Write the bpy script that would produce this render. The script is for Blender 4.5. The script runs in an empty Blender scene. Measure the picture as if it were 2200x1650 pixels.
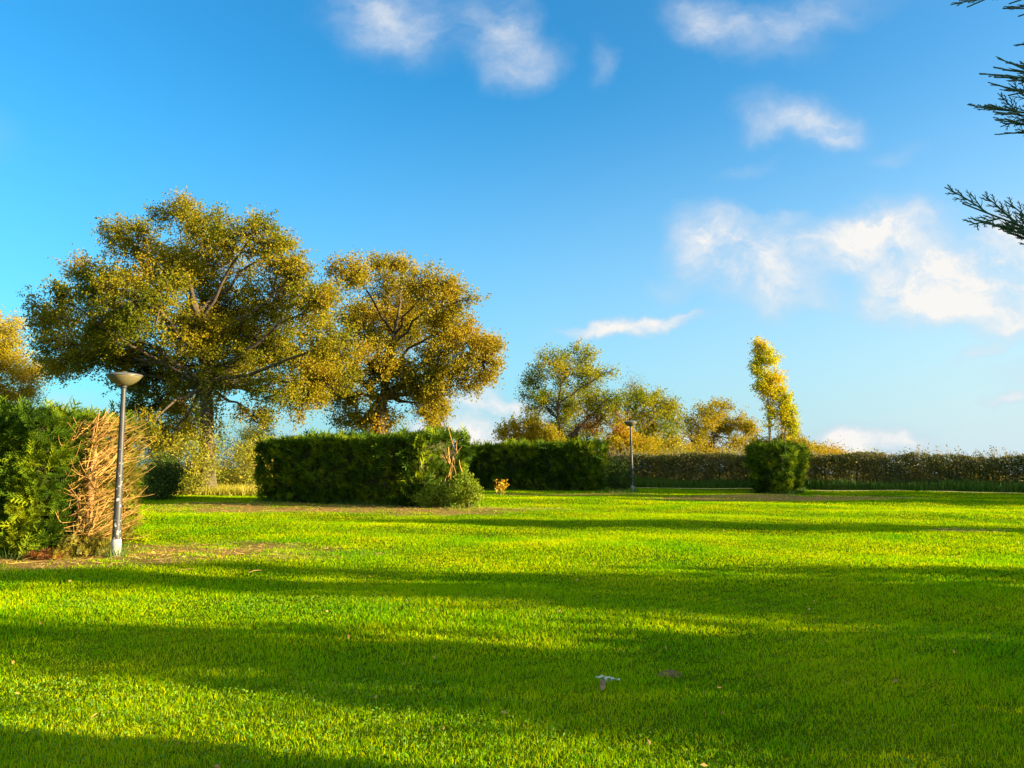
import bpy, math, random
import numpy as np
random.seed(7)
RNG = np.random.default_rng(7)
S = bpy.context.scene
COL = S.collection

# ---------------------------------------------------------------- camera
TH = math.radians(5.06); F = 1650.0; EYE = 1.70
cam_d = bpy.data.cameras.new('camera'); cam = bpy.data.objects.new('camera', cam_d); COL.objects.link(cam)
cam.location = (0, 0, EYE); cam.rotation_euler = (math.pi/2 + TH, 0, 0)
cam_d.sensor_width = 36; cam_d.lens = 36*F/2200; cam_d.clip_start = 0.05; cam_d.clip_end = 6000
S.camera = cam

# ---------------------------------------------------------------- light
SUN_AZ = math.radians(12)      # sun stands to the right (+X), this much behind the camera
SUN_EL = math.radians(11.5)
EXPOSURE = 2.15
sd = bpy.data.lights.new('sun', 'SUN'); sun = bpy.data.objects.new('sun', sd); COL.objects.link(sun)
sd.energy = 5.0; sd.angle = math.radians(0.5); sd.color = (1.0, 0.80, 0.46)
from mathutils import Vector
SDIR = Vector((math.cos(SUN_AZ)*math.cos(SUN_EL), -math.sin(SUN_AZ)*math.cos(SUN_EL), math.sin(SUN_EL)))
sun.rotation_euler = SDIR.to_track_quat('Z', 'Y').to_euler()
sun.location = (60, -12, 14)
vs = S.view_settings; vs.view_transform = 'Standard'; vs.look = 'None'; vs.gamma = 1; vs.use_curve_mapping = False
vs.exposure = EXPOSURE

def px_dir(px, py):
    u = (px-1100)/F; v = -(py-825)/F
    return np.array([u, math.cos(TH)-v*math.sin(TH), math.sin(TH)+v*math.cos(TH)])
def at(px, py, Y):
    d = px_dir(px, py); return np.array([0, 0, EYE]) + d*(Y/d[1])
def gp(px, py):
    d = px_dir(px, py); t = -EYE/d[2]; return np.array([d[0]*t, d[1]*t])

# ---------------------------------------------------------------- world
W = bpy.data.worlds.new('World'); S.world = W; W.use_nodes = True
nt = W.node_tree; N = nt.nodes; L = nt.links
for n in list(N): N.remove(n)
out = N.new('ShaderNodeOutputWorld'); bg = N.new('ShaderNodeBackground'); L.new(bg.outputs[0], out.inputs[0])
sky = N.new('ShaderNodeTexSky'); sky.sky_type = 'NISHITA'; sky.sun_disc = False
sky.sun_elevation = SUN_EL; sky.sun_rotation = math.pi/2 + SUN_AZ
sky.air_density = 1.0; sky.dust_density = 0.6; sky.ozone_density = 2.0
hsv = N.new('ShaderNodeHueSaturation'); hsv.inputs['Saturation'].default_value = 1.25; L.new(sky.outputs[0], hsv.inputs['Color'])
tint = N.new('ShaderNodeMix'); tint.data_type = 'RGBA'; tint.blend_type = 'MULTIPLY'; tint.inputs[0].default_value = 1
L.new(hsv.outputs[0], tint.inputs[6]); tint.inputs[7].default_value = (0.36, 1.0, 1.14, 1)
tc = N.new('ShaderNodeTexCoord'); sx = N.new('ShaderNodeSeparateXYZ'); L.new(tc.outputs['Generated'], sx.inputs[0])
def M(op, a, b=None, clamp=False):
    m = N.new('ShaderNodeMath'); m.operation = op; m.use_clamp = clamp
    for i, x in enumerate((a, b)):
        if x is None: continue
        if isinstance(x, (int, float)): m.inputs[i].default_value = x
        else: L.new(x, m.inputs[i])
    return m.outputs[0]
ym = M('MAXIMUM', sx.outputs[1], 0.05)
uu = M('DIVIDE', sx.outputs[0], ym); ww = M('DIVIDE', sx.outputs[2], ym)
cb = N.new('ShaderNodeCombineXYZ'); L.new(uu, cb.inputs[0]); L.new(ww, cb.inputs[1])
# small scale warp so that cloud edges are wispy
wn = N.new('ShaderNodeTexNoise'); wn.inputs['Scale'].default_value = 9; wn.inputs['Detail'].default_value = 8; wn.inputs['Roughness'].default_value = 0.6
L.new(cb.outputs[0], wn.inputs['Vector'])
wsub = N.new('ShaderNodeVectorMath'); wsub.operation = 'SUBTRACT'; L.new(wn.outputs['Color'], wsub.inputs[0]); wsub.inputs[1].default_value = (.5, .5, .5)
wsc = N.new('ShaderNodeVectorMath'); wsc.operation = 'SCALE'; L.new(wsub.outputs[0], wsc.inputs[0]); wsc.inputs['Scale'].default_value = 0.085
wad = N.new('ShaderNodeVectorMath'); wad.operation = 'ADD'; L.new(cb.outputs[0], wad.inputs[0]); L.new(wsc.outputs[0], wad.inputs[1])
CL = [ # px, py, rx, ry, tilt deg, strength
 (850,40,150,90,-10,.34),(880,80,80,50,0,.2),(790,30,90,60,0,.18),(1050,35,75,80,25,.33),(1128,145,85,55,30,.46),(1085,85,60,90,-30,.30),
 (1500,30,70,60,-20,.30),(1600,65,150,55,-10,.33),(1760,25,170,50,10,.28),(1295,130,30,45,0,.22),
 (1715,258,125,58,-15,.45),(1795,288,60,35,0,.40),(1640,280,60,30,0,.2),
 (1530,495,85,60,0,.60),(1590,548,130,75,0,.95),(1665,625,95,60,0,.65),(1500,540,60,50,0,.30),(1690,465,50,25,0,.30),(1770,640,60,35,0,.26),
 (1905,495,125,62,8,.95),(1790,535,130,55,8,.58),(1600,360,70,16,10,.14),(1920,340,60,22,10,.14),
 (1970,585,110,70,0,.93),(2080,600,170,85,0,.97),(2190,600,150,100,0,.97),(2020,640,130,60,0,.95),(2190,500,100,60,0,.9),(1930,660,90,40,0,.5),(2180,690,90,20,20,.45),(2110,752,70,14,25,.45),
 (1370,697,160,18,6,.62),(1300,714,90,13,-4,.75),(1440,684,70,12,3,.5),
 (1820,955,75,36,0,1.0),(1925,962,75,32,0,.85),(1040,935,170,55,0,.95),(1060,872,110,16,-3,.85),(1035,852,40,30,0,.8),
 (2170,855,50,16,5,.62),(1480,950,60,26,0,.8),(130,860,90,26,0,.30),(250,890,80,26,0,.3),(560,900,160,50,0,.25),(1440,620,50,25,0,.18),
 (2600,400,260,120,0,.8),(2500,800,300,60,0,.6),(-300,300,260,90,0,.4),(3200,100,500,200,0,.7),
]
acc = None
for (px, py, rx, ry, tl, st) in CL:
    d = px_dir(px, py); mp = N.new('ShaderNodeMapping'); mp.vector_type = 'TEXTURE'; L.new(wad.outputs[0], mp.inputs[0])
    mp.inputs['Location'].default_value = (d[0]/d[1], d[2]/d[1], 0); mp.inputs['Rotation'].default_value = (0, 0, math.radians(tl))
    mp.inputs['Scale'].default_value = (rx/F*1.25, ry/F*1.25, 1)
    ln = N.new('ShaderNodeVectorMath'); ln.operation = 'LENGTH'; L.new(mp.outputs[0], ln.inputs[0])
    mr = N.new('ShaderNodeMapRange'); mr.interpolation_type = 'SMOOTHSTEP'; L.new(ln.outputs['Value'], mr.inputs[0])
    mr.inputs[1].default_value = 1.25; mr.inputs[2].default_value = 0.1; mr.inputs[3].default_value = 0; mr.inputs[4].default_value = st
    # soft union: a + b - ab keeps overlaps smooth
    acc = mr.outputs[0] if acc is None else M('SUBTRACT', M('ADD', acc, mr.outputs[0]), M('MULTIPLY', acc, mr.outputs[0]))
fn = N.new('ShaderNodeTexNoise'); fn.inputs['Scale'].default_value = 11; fn.inputs['Detail'].default_value = 10; fn.inputs['Roughness'].default_value = 0.64
mpn = N.new('ShaderNodeMapping'); mpn.inputs['Scale'].default_value = (0.75, 1.25, 1); L.new(wad.outputs[0], mpn.inputs[0]); L.new(mpn.outputs[0], fn.inputs['Vector'])
nmr = N.new('ShaderNodeMapRange'); L.new(fn.outputs[0], nmr.inputs[0]); nmr.inputs[1].default_value = .34; nmr.inputs[2].default_value = .64; nmr.inputs[3].default_value = .42; nmr.inputs[4].default_value = 1.55
dens = M('MULTIPLY', acc, nmr.outputs[0], clamp=True)
# pale horizon veil, stronger towards the sun side
hz = N.new('ShaderNodeMapRange'); hz.interpolation_type = 'SMOOTHSTEP'; L.new(sx.outputs[2], hz.inputs[0]); hz.inputs[1].default_value = 0.47; hz.inputs[2].default_value = -0.05; hz.inputs[3].default_value = 0; hz.inputs[4].default_value = 1
side = N.new('ShaderNodeMapRange'); L.new(uu, side.inputs[0]); side.inputs[1].default_value = -0.7; side.inputs[2].default_value = 0.75; side.inputs[3].default_value = 0.55; side.inputs[4].default_value = 1.0
veil = M('MULTIPLY', hz.outputs[0], side.outputs[0], clamp=True)
CLC = (3.25, 3.2, 3.1, 1)
top = N.new('ShaderNodeMapRange'); L.new(uu, top.inputs[0]); top.inputs[1].default_value = -0.05; top.inputs[2].default_value = 0.7; top.inputs[4].default_value = .09
veil = M('MAXIMUM', veil, top.outputs[0]) if False else M('ADD', veil, M('MULTIPLY', top.outputs[0], M('SUBTRACT', 1.0, veil)), clamp=True)
mx1 = N.new('ShaderNodeMix'); mx1.data_type = 'RGBA'; L.new(veil, mx1.inputs[0]); L.new(tint.outputs[2], mx1.inputs[6]); 
hc = N.new('ShaderNodeMix'); hc.data_type = 'RGBA'; hs = N.new('ShaderNodeMapRange'); L.new(uu, hs.inputs[0]); hs.inputs[1].default_value = -0.55; hs.inputs[2].default_value = 0.6
L.new(hs.outputs[0], hc.inputs[0]); hc.inputs[6].default_value = (.78, 1.80, 3.15, 1); hc.inputs[7].default_value = (2.3, 2.8, 3.1, 1); L.new(hc.outputs[2], mx1.inputs[7])
# cloud body: brighter where thick
cr = N.new('ShaderNodeMix'); cr.data_type = 'RGBA'; L.new(dens, cr.inputs[0]); cr.inputs[6].default_value = (1.9, 2.25, 2.8, 1); cr.inputs[7].default_value = CLC
mx2 = N.new('ShaderNodeMix'); mx2.data_type = 'RGBA'; L.new(dens, mx2.inputs[0]); L.new(mx1.outputs[2], mx2.inputs[6]); L.new(cr.outputs[2], mx2.inputs[7])
# bright broken cloud, out of view, added overhead and behind to lift the shade
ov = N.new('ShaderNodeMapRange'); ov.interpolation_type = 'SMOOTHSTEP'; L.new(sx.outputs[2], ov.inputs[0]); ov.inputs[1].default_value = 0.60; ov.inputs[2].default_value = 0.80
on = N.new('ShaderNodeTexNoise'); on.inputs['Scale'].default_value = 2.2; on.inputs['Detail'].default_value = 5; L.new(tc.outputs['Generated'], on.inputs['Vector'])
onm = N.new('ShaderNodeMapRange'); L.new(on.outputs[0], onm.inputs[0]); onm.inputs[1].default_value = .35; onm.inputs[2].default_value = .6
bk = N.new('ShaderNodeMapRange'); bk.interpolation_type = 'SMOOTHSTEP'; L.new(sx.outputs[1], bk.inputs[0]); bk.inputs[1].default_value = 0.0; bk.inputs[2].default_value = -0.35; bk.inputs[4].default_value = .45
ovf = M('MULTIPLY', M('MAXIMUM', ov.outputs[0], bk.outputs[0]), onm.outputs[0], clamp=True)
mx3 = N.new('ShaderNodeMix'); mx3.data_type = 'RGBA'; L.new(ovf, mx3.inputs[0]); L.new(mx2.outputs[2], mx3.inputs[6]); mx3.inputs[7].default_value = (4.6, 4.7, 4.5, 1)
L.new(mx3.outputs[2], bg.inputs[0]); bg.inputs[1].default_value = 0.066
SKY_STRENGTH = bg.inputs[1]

# ---------------------------------------------------------------- tagging
def tag(o, label=None, cat=None, group=None, kind=None):
    if label: o['label'] = label
    if cat: o['category'] = cat
    if group: o['group'] = group
    if kind: o['kind'] = kind
    return o
def empty(name, loc, label, cat, group=None):
    o = bpy.data.objects.new(name, None); COL.objects.link(o); o.location = loc; o.empty_display_size = .3
    return tag(o, label, cat, group)

# ---------------------------------------------------------------- mesh helpers
def npmesh(name, V, polys, mats, parent=None, midx=None, smooth=False):
    """V (n,3) ; polys = list of (m,k) int arrays"""
    me = bpy.data.meshes.new(name); V = np.asarray(V, np.float32)
    if parent is not None: V = V - np.array(parent.location, np.float32)
    me.vertices.add(len(V)); me.vertices.foreach_set('co', V.ravel())
    idx = np.concatenate([p.ravel() for p in polys]).astype(np.int32)
    tot = np.concatenate([np.full(len(p), p.shape[1]) for p in polys]).astype(np.int32)
    st = np.concatenate([[0], np.cumsum(tot)[:-1]]).astype(np.int32)
    me.loops.add(len(idx)); me.loops.foreach_set('vertex_index', idx)
    me.polygons.add(len(tot)); me.polygons.foreach_set('loop_start', st); me.polygons.foreach_set('loop_total', tot)
    for m in (mats if isinstance(mats, (list, tuple)) else [mats]): me.materials.append(m)
    if midx is not None: me.polygons.foreach_set('material_index', np.asarray(midx, np.int32))
    me.polygons.foreach_set('use_smooth', np.full(len(tot), smooth))
    me.update(calc_edges=True); me.validate()
    o = bpy.data.objects.new(name, me); COL.objects.link(o)
    if parent is not None: o.parent = parent
    return o

class Tubes:
    def __init__(s): s.V = []; s.F = []; s.n = 0
    def add(s, P, R, k=5, cap=False):
        P = np.asarray(P, float); R = np.asarray(R, float); m = len(P)
        T = np.gradient(P, axis=0); T /= (np.linalg.norm(T, axis=1, keepdims=True)+1e-9)
        ref = np.array([0, 0, 1.]) if abs(T[0][2]) < .9 else np.array([1., 0, 0])
        A = np.cross(T, ref); A /= (np.linalg.norm(A, axis=1, keepdims=True)+1e-9); B = np.cross(T, A)
        ang = np.arange(k)*2*math.pi/k
        ring = P[:, None] + R[:, None, None]*(A[:, None]*np.cos(ang)[None, :, None] + B[:, None]*np.sin(ang)[None, :, None])
        s.V.append(ring.reshape(-1, 3))
        i = np.arange(m-1)[:, None]*k; j = np.arange(k)[None]; j2 = (j+1) % k
        q = np.stack([i+j, i+j2, i+k+j2, i+k+j], -1).reshape(-1, 4) + s.n
        s.F.append(q); s.n += m*k
    def build(s, name, mat, parent=None, smooth=True):
        return npmesh(name, np.concatenate(s.V), [np.concatenate(s.F)], mat, parent, smooth=smooth)

def lathe(name, prof, mat, parent, center, k=32, lean=(0, 0)):
    V = []; F_ = []
    for (r, z) in prof:
        for a in range(k):
            t = a*2*math.pi/k; V.append((center[0]+r*math.cos(t)+lean[0]*z, center[1]+r*math.sin(t)+lean[1]*z, center[2]+z))
    for i in range(len(prof)-1):
        for a in range(k): F_.append((i*k+a, i*k+(a+1) % k, (i+1)*k+(a+1) % k, (i+1)*k+a))
    return npmesh(name, np.array(V), [np.array(F_)], mat, parent, smooth=True)

def unit(v): return v/(np.linalg.norm(v, axis=-1, keepdims=True)+1e-9)
def rand_unit(n, rng): return unit(rng.normal(size=(n, 3)))
def vnoise(P, s, seed=0):
    """cheap smooth 3-D noise in -1..1"""
    r = np.random.default_rng(seed); out = 0
    for k in range(7):
        w = r.normal(size=3)*s*(1+.45*k); out = out + np.sin(P@w + r.uniform(0, 6.28))/(1+.35*k)
    return out/3.0

def leaves(C, size, rng, aspect=.6, up=None):
    """rhombic folded leaves at centres C"""
    n = len(C); a = rand_unit(n, rng)
    if up is not None: a = unit(a*up[0] + up[1])
    b = unit(np.cross(a, rand_unit(n, rng))); c = np.cross(a, b)
    sz = (size*rng.uniform(.6, 1.25, n))[:, None]
    V = np.stack([C - a*sz*.5, C + b*sz*aspect*.5 + c*sz*.12, C + a*sz*.5, C - b*sz*aspect*.5 + c*sz*.12], 1).reshape(-1, 3)
    Fq = np.arange(n*4).reshape(n, 4)
    return V, Fq

# ---------------------------------------------------------------- materials
def mat_new(name):
    m = bpy.data.materials.new(name); m.use_nodes = True
    n = m.node_tree.nodes; l = m.node_tree.links
    for x in list(n): n.remove(x)
    return m, n, l
def ramp(n, cols, pos=None):
    r = n.new('ShaderNodeValToRGB'); e = r.color_ramp.elements
    k = len(cols); pos = pos or [i/(k-1) for i in range(k)]
    while len(e) < k: e.new(.5)
    for i in range(k): e[i].position = pos[i]; e[i].color = (*cols[i], 1)
    return r
def leaf_mat(name, cols, scale=.6, trans=.35, rough=.55, spec=.3, noise_w=.6, pos=None, tcol=(1.15, 1.05, .6)):
    m, n, l = mat_new(name)
    o = n.new('ShaderNodeOutputMaterial'); g = n.new('ShaderNodeNewGeometry'); tcx = n.new('ShaderNodeTexCoord')
    nz = n.new('ShaderNodeTexNoise'); nz.inputs['Scale'].default_value = scale; nz.inputs['Detail'].default_value = 3; l.new(g.outputs['Position'], nz.inputs['Vector'])
    mr = n.new('ShaderNodeMapRange'); l.new(nz.outputs[0], mr.inputs[0]); mr.inputs[1].default_value = .3; mr.inputs[2].default_value = .7
    mx = n.new('ShaderNodeMix'); mx.inputs[0].default_value = noise_w; l.new(g.outputs['Random Per Island'], mx.inputs[2]); l.new(mr.outputs[0], mx.inputs[3])
    r = ramp(n, cols, pos); l.new(mx.outputs[0], r.inputs[0])
    p = n.new('ShaderNodeBsdfPrincipled'); p.inputs['Roughness'].default_value = rough; p.inputs['Specular IOR Level'].default_value = spec
    l.new(r.outputs[0], p.inputs['Base Color'])
    t = n.new('ShaderNodeBsdfTranslucent'); tm = n.new('ShaderNodeMix'); tm.data_type = 'RGBA'; tm.blend_type = 'MULTIPLY'; tm.inputs[0].default_value = 1
    l.new(r.outputs[0], tm.inputs[6]); tm.inputs[7].default_value = (*tcol, 1); l.new(tm.outputs[2], t.inputs[0])
    ms = n.new('ShaderNodeMixShader'); ms.inputs[0].default_value = trans; l.new(p.outputs[0], ms.inputs[1]); l.new(t.outputs[0], ms.inputs[2])
    l.new(ms.outputs[0], o.inputs[0]); return m
def solid_mat(name, cols, scale=8, rough=.8, bump=.3, spec=.3, metal=0, stretch=(1, 1, 1)):
    m, n, l = mat_new(name)
    o = n.new('ShaderNodeOutputMaterial'); g = n.new('ShaderNodeNewGeometry')
    mp = n.new('ShaderNodeMapping'); mp.inputs['Scale'].default_value = stretch; l.new(g.outputs['Position'], mp.inputs[0])
    nz = n.new('ShaderNodeTexNoise'); nz.inputs['Scale'].default_value = scale; nz.inputs['Detail'].default_value = 6; l.new(mp.outputs[0], nz.inputs['Vector'])
    r = ramp(n, cols, None if len(cols) == 2 else None); mr = n.new('ShaderNodeMapRange'); l.new(nz.outputs[0], mr.inputs[0]); mr.inputs[1].default_value = .3; mr.inputs[2].default_value = .7
    l.new(mr.outputs[0], r.inputs[0])
    p = n.new('ShaderNodeBsdfPrincipled'); p.inputs['Roughness'].default_value = rough; p.inputs['Specular IOR Level'].default_value = spec; p.inputs['Metallic'].default_value = metal
    l.new(r.outputs[0], p.inputs['Base Color'])
    b = n.new('ShaderNodeBump'); b.inputs['Strength'].default_value = bump; b.inputs['Distance'].default_value = .02; l.new(nz.outputs[0], b.inputs['Height']); l.new(b.outputs[0], p.inputs['Normal'])
    l.new(p.outputs[0], o.inputs[0]); return m

MT = dict(
 oak=leaf_mat('oak_leaves', [(.07,.10,.006),(.18,.18,.007),(.31,.245,.010),(.37,.23,.02)], .45, trans=.42, spec=.08, pos=[.15,.42,.68,.95]),
 oak2=leaf_mat('autumn_oak_leaves', [(.13,.14,.008),(.27,.225,.010),(.34,.265,.014),(.37,.235,.03)], .5, trans=.42, spec=.08, pos=[.12,.4,.7,.97]),
 green=leaf_mat('green_oak_leaves', [(.055,.10,.008),(.16,.20,.01),(.33,.29,.012),(.38,.24,.02)], .4, trans=.42, spec=.08, pos=[.1,.4,.72,.97]),
 gold=leaf_mat('golden_leaves', [(.19,.19,.008),(.36,.28,.01),(.44,.26,.02)], .4, trans=.42, spec=.08),
 poplar=leaf_mat('poplar_leaves', [(.24,.32,.01),(.48,.45,.012),(.60,.42,.015)], .5, trans=.45, pos=[.1,.5,.9], spec=.08),
 cypress=leaf_mat('cypress_foliage', [(.014,.038,.006),(.060,.115,.005),(.30,.33,.006)], 1.6, trans=.28, rough=.7, spec=.05),
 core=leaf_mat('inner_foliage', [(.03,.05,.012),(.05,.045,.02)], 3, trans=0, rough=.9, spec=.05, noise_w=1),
 laurel=leaf_mat('laurel_leaves', [(.06,.12,.006),(.17,.24,.010),(.38,.40,.04)], 2, trans=.35, rough=.5, spec=.12),
 bush=leaf_mat('bush_leaves', [(.03,.06,.012),(.05,.09,.015),(.11,.13,.02)], 2, trans=.25, spec=.05),
 haw=leaf_mat('hawthorn_leaves', [(.05,.08,.012),(.10,.12,.015),(.18,.15,.025),(.17,.11,.03)], 1.1, trans=.3),
 bramble=leaf_mat('bramble_leaves', [(.11,.15,.01),(.25,.25,.012),(.38,.26,.03)], 1.2, trans=.35),
 sapling=leaf_mat('sapling_leaves', [(.5,.38,.01),(.6,.42,.02),(.5,.2,.04)], 4, trans=.4),
 rust=leaf_mat('dead_leaves', [(.30,.12,.02),(.22,.07,.015),(.42,.20,.04)], 1, trans=.2),
 grass=leaf_mat('grass_blades', [(.04,.27,.002),(.22,.45,.002),(.56,.56,.002),(.62,.56,.02)], .55, trans=.48, rough=.8, spec=0.0, noise_w=.42, pos=[.05,.4,.8,.98], tcol=(1.1,1.05,.5)),
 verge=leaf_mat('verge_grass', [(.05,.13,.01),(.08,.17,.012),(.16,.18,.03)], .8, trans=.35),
 drygrass=leaf_mat('dry_grass', [(.24,.27,.02),(.40,.36,.03),(.48,.38,.07)], 1.5, trans=.35),
 clover=leaf_mat('clover_leaves', [(.09,.22,.012),(.14,.28,.02),(.25,.33,.03)], 2, trans=.4, rough=.65, spec=.1),
 drytwig=leaf_mat('dry_twigs', [(.06,.07,.006),(.16,.15,.01),(.28,.20,.02)], 4, trans=.2),
 straw=leaf_mat('clippings', [(.26,.14,.03),(.48,.28,.07),(.64,.44,.15)], 3, trans=.1, rough=.7),
 needle=leaf_mat('conifer_shoots', [(.02,.06,.03),(.035,.09,.03),(.08,.10,.03)], 6, trans=.1, rough=.5),
 cuttrunk=solid_mat('cut_trunk', [(.13,.07,.03),(.42,.22,.08)], 14, .85, .7, stretch=(1, 1, .3)),
 cutwood=solid_mat('cut_branches', [(.26,.13,.03),(.56,.33,.09)], 20, .75, .2),
 bark=solid_mat('bark', [(.04,.03,.02),(.12,.09,.055)], 6, .95, .8, stretch=(1, 1, .25)),
 greybark=solid_mat('grey_bark', [(.14,.11,.07),(.30,.25,.17)], 6, .95, .8, stretch=(1, 1, .25)),  # paler grey bark of poplars, birch, bare tree and hedge twigs
 pole=solid_mat('pole_paint', [(.030,.031,.034),(.055,.054,.055)], 5, .5, .05, .4),
 sleeve=solid_mat('pole_sleeve', [(.20,.20,.19),(.42,.42,.40)], 14, .8, .3),
 cap=solid_mat('lamp_cap', [(.07,.065,.05),(.10,.095,.075)], 9, .45, .05, .5),
 soil=solid_mat('soil', [(.10,.06,.022),(.22,.15,.06)], 25, .95, .9),
 paper=leaf_mat('pale_scrap', [(.42,.50,.40),(.62,.68,.55)], 30, trans=.25, rough=.6, noise_w=1),
 brown=leaf_mat('brown_scrap', [(.30,.17,.09),(.52,.40,.22)], 40, trans=.15, noise_w=1),
)
def flecked_pole():
    m = MT['pole']; n = m.node_tree.nodes; l = m.node_tree.links; p = [x for x in n if x.type == 'BSDF_PRINCIPLED'][0]; src = p.inputs['Base Color'].links[0].from_socket
    g = [x for x in n if x.type == 'NEW_GEOMETRY'][0]; sp = n.new('ShaderNodeSeparateXYZ'); l.new(g.outputs['Position'], sp.inputs[0])
    nz = n.new('ShaderNodeTexNoise'); nz.inputs['Scale'].default_value = 22; nz.inputs['Detail'].default_value = 4; l.new(g.outputs['Position'], nz.inputs['Vector'])
    hh = n.new('ShaderNodeMapRange'); l.new(sp.outputs[2], hh.inputs[0]); hh.inputs[1].default_value = 2.2; hh.inputs[2].default_value = .3; hh.inputs[3].default_value = .72; hh.inputs[4].default_value = .595
    gt = n.new('ShaderNodeMath'); gt.operation = 'GREATER_THAN'; l.new(nz.outputs[0], gt.inputs[0]); l.new(hh.outputs[0], gt.inputs[1])
    mx = n.new('ShaderNodeMix'); mx.data_type = 'RGBA'; l.new(gt.outputs[0], mx.inputs[0]); l.new(src, mx.inputs[6]); mx.inputs[7].default_value = (.42, .40, .36, 1); l.new(mx.outputs[2], p.inputs['Base Color'])
flecked_pole()
def bowl_mat():
    m, n, l = mat_new('lamp_bowl'); o = n.new('ShaderNodeOutputMaterial')
    p = n.new('ShaderNodeBsdfPrincipled'); p.inputs['Base Color'].default_value = (.27, .23, .12, 1); p.inputs['Roughness'].default_value = .28
    t = n.new('ShaderNodeBsdfTranslucent'); t.inputs[0].default_value = (.34, .29, .14, 1)
    ms = n.new('ShaderNodeMixShader'); ms.inputs[0].default_value = .45; l.new(p.outputs[0], ms.inputs[1]); l.new(t.outputs[0], ms.inputs[2]); l.new(ms.outputs[0], o.inputs[0]); return m
MT['bowl'] = bowl_mat()

# ---------------------------------------------------------------- ground
def terr(x, y):
    """gentle undulation of the lawn"""
    f = np.clip((55-np.hypot(x, y-15))/20, 0, 1)
    a = .020*np.sin(.55*x+.9*y+1) + .018*np.sin(-.35*x+1.35*y+2) + .014*np.sin(1.1*x-.5*y) + .010*np.sin(.8*x+2.3*y+.4)
    far = np.maximum(y + .337*x - 42, 0)*(y > 0)
    return a*f - .024*far*np.clip(far/6, 0, 1)
STRAW = [ # bare, clipping covered patches: px, py, half length (m), half depth (m), strength
 (*gp(60, 1208), 2.6, 1.0, 1), (*gp(390, 1182), 2.1, 1.5, .85), (*gp(600, 1190), 1.6, .8, .5), (*gp(720, 1094), 5.0, 1.5, 1.0), (*gp(960, 1098), 2.2, 1.5, .9),
 (*gp(1700, 1070), 5.0, 1.5, .9), (*gp(1130, 1095), 1.4, .8, .45), (*gp(1150, 1062), 5, .6, .5), (*gp(700, 1180), .5, .25, .5), (*gp(2080, 1145), 1.0, .35, .6), (*gp(490,1085), 3, 1.1, .6)]
def strawm(x, y):
    v = np.zeros_like(x)
    for (cx, cy, a, b, s) in STRAW:
        d = ((x-cx)/a)**2 + ((y-cy)/b)**2; v = np.maximum(v, s*np.clip(1.4-d, 0, 1))
    P = np.stack([x, y, 0*x], -1)
    return np.clip(v*(1.05+1.0*vnoise(P, 3.2, 5)+.5*vnoise(P, 1.1, 6)), 0, 1)
gx = np.concatenate([[-3000, -900, -300, -120], np.arange(-60, 60.1, .6), [120, 300, 900, 3000]])
gy = np.concatenate([[-600, -150, -50], np.arange(-20, 62.1, .5), [90, 160, 400, 1200, 4500]])
GX, GY = np.meshgrid(gx, gy); GZ = terr(GX, GY)
nx, ny = len(gx), len(gy); ii = (np.arange(ny-1)[:, None]*nx + np.arange(nx-1)[None]).ravel()
def ground_mat():
    m, n, l = mat_new('turf'); o = n.new('ShaderNodeOutputMaterial'); g = n.new('ShaderNodeNewGeometry')
    nz = n.new('ShaderNodeTexNoise'); nz.inputs['Scale'].default_value = .5; nz.inputs['Detail'].default_value = 8; l.new(g.outputs['Position'], nz.inputs['Vector'])
    n2 = n.new('ShaderNodeTexNoise'); n2.inputs['Scale'].default_value = 40; n2.inputs['Detail'].default_value = 4; l.new(g.outputs['Position'], n2.inputs['Vector'])
    mx = n.new('ShaderNodeMix'); mx.inputs[0].default_value = .5; l.new(nz.outputs[0], mx.inputs[2]); l.new(n2.outputs[0], mx.inputs[3])
    r = ramp(n, [(.018,.045,.002),(.055,.10,.003),(.13,.17,.004)], [.35,.5,.65]); l.new(mx.outputs[0], r.inputs[0])
    at_ = n.new('ShaderNodeAttribute'); at_.attribute_name = 'straw'
    r2 = ramp(n, [(.14,.085,.025),(.38,.24,.07)], [.35,.65]); l.new(n2.outputs[0], r2.inputs[0])
    mm = n.new('ShaderNodeMix'); mm.data_type = 'RGBA'; l.new(at_.outputs['Fac'], mm.inputs[0]); 
    ad = n.new('ShaderNodeAttribute'); ad.attribute_name = 'field'; fr = ramp(n, [(.22,.19,.05),(.38,.30,.10)], [.4,.6]); l.new(nz.outputs[0], fr.inputs[0])
    mf = n.new('ShaderNodeMix'); mf.data_type = 'RGBA'; l.new(ad.outputs['Fac'], mf.inputs[0]); l.new(r.outputs[0], mf.inputs[6]); l.new(fr.outputs[0], mf.inputs[7])
    l.new(mf.outputs[2], mm.inputs[6]); l.new(r2.outputs[0], mm.inputs[7])
    p = n.new('ShaderNodeBsdfPrincipled'); p.inputs['Roughness'].default_value = .9; p.inputs['Specular IOR Level'].default_value = 0; l.new(mm.outputs[2], p.inputs['Base Color'])
    b = n.new('ShaderNodeBump'); b.inputs['Strength'].default_value = .8; b.inputs['Distance'].default_value = .03; l.new(n2.outputs[0], b.inputs['Height']); l.new(b.outputs[0], p.inputs['Normal'])
    l.new(p.outputs[0], o.inputs[0]); return m
lawn = npmesh('lawn', np.stack([GX.ravel(), GY.ravel(), GZ.ravel()], 1), [np.stack([ii, ii+1, ii+nx+1, ii+nx], 1)], ground_mat(), smooth=True)
at_ = lawn.data.attributes.new('straw', 'FLOAT', 'POINT'); at_.data.foreach_set('value', strawm(GX.ravel(), GY.ravel()).astype(np.float32))
fa = lawn.data.attributes.new('field', 'FLOAT', 'POINT'); fa.data.foreach_set('value', np.clip((GY.ravel()+.337*GX.ravel()-41.5)/1.5, 0, 1).astype(np.float32)*(GX.ravel() > -5)*(np.abs(GX.ravel()) < 400))
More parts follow.
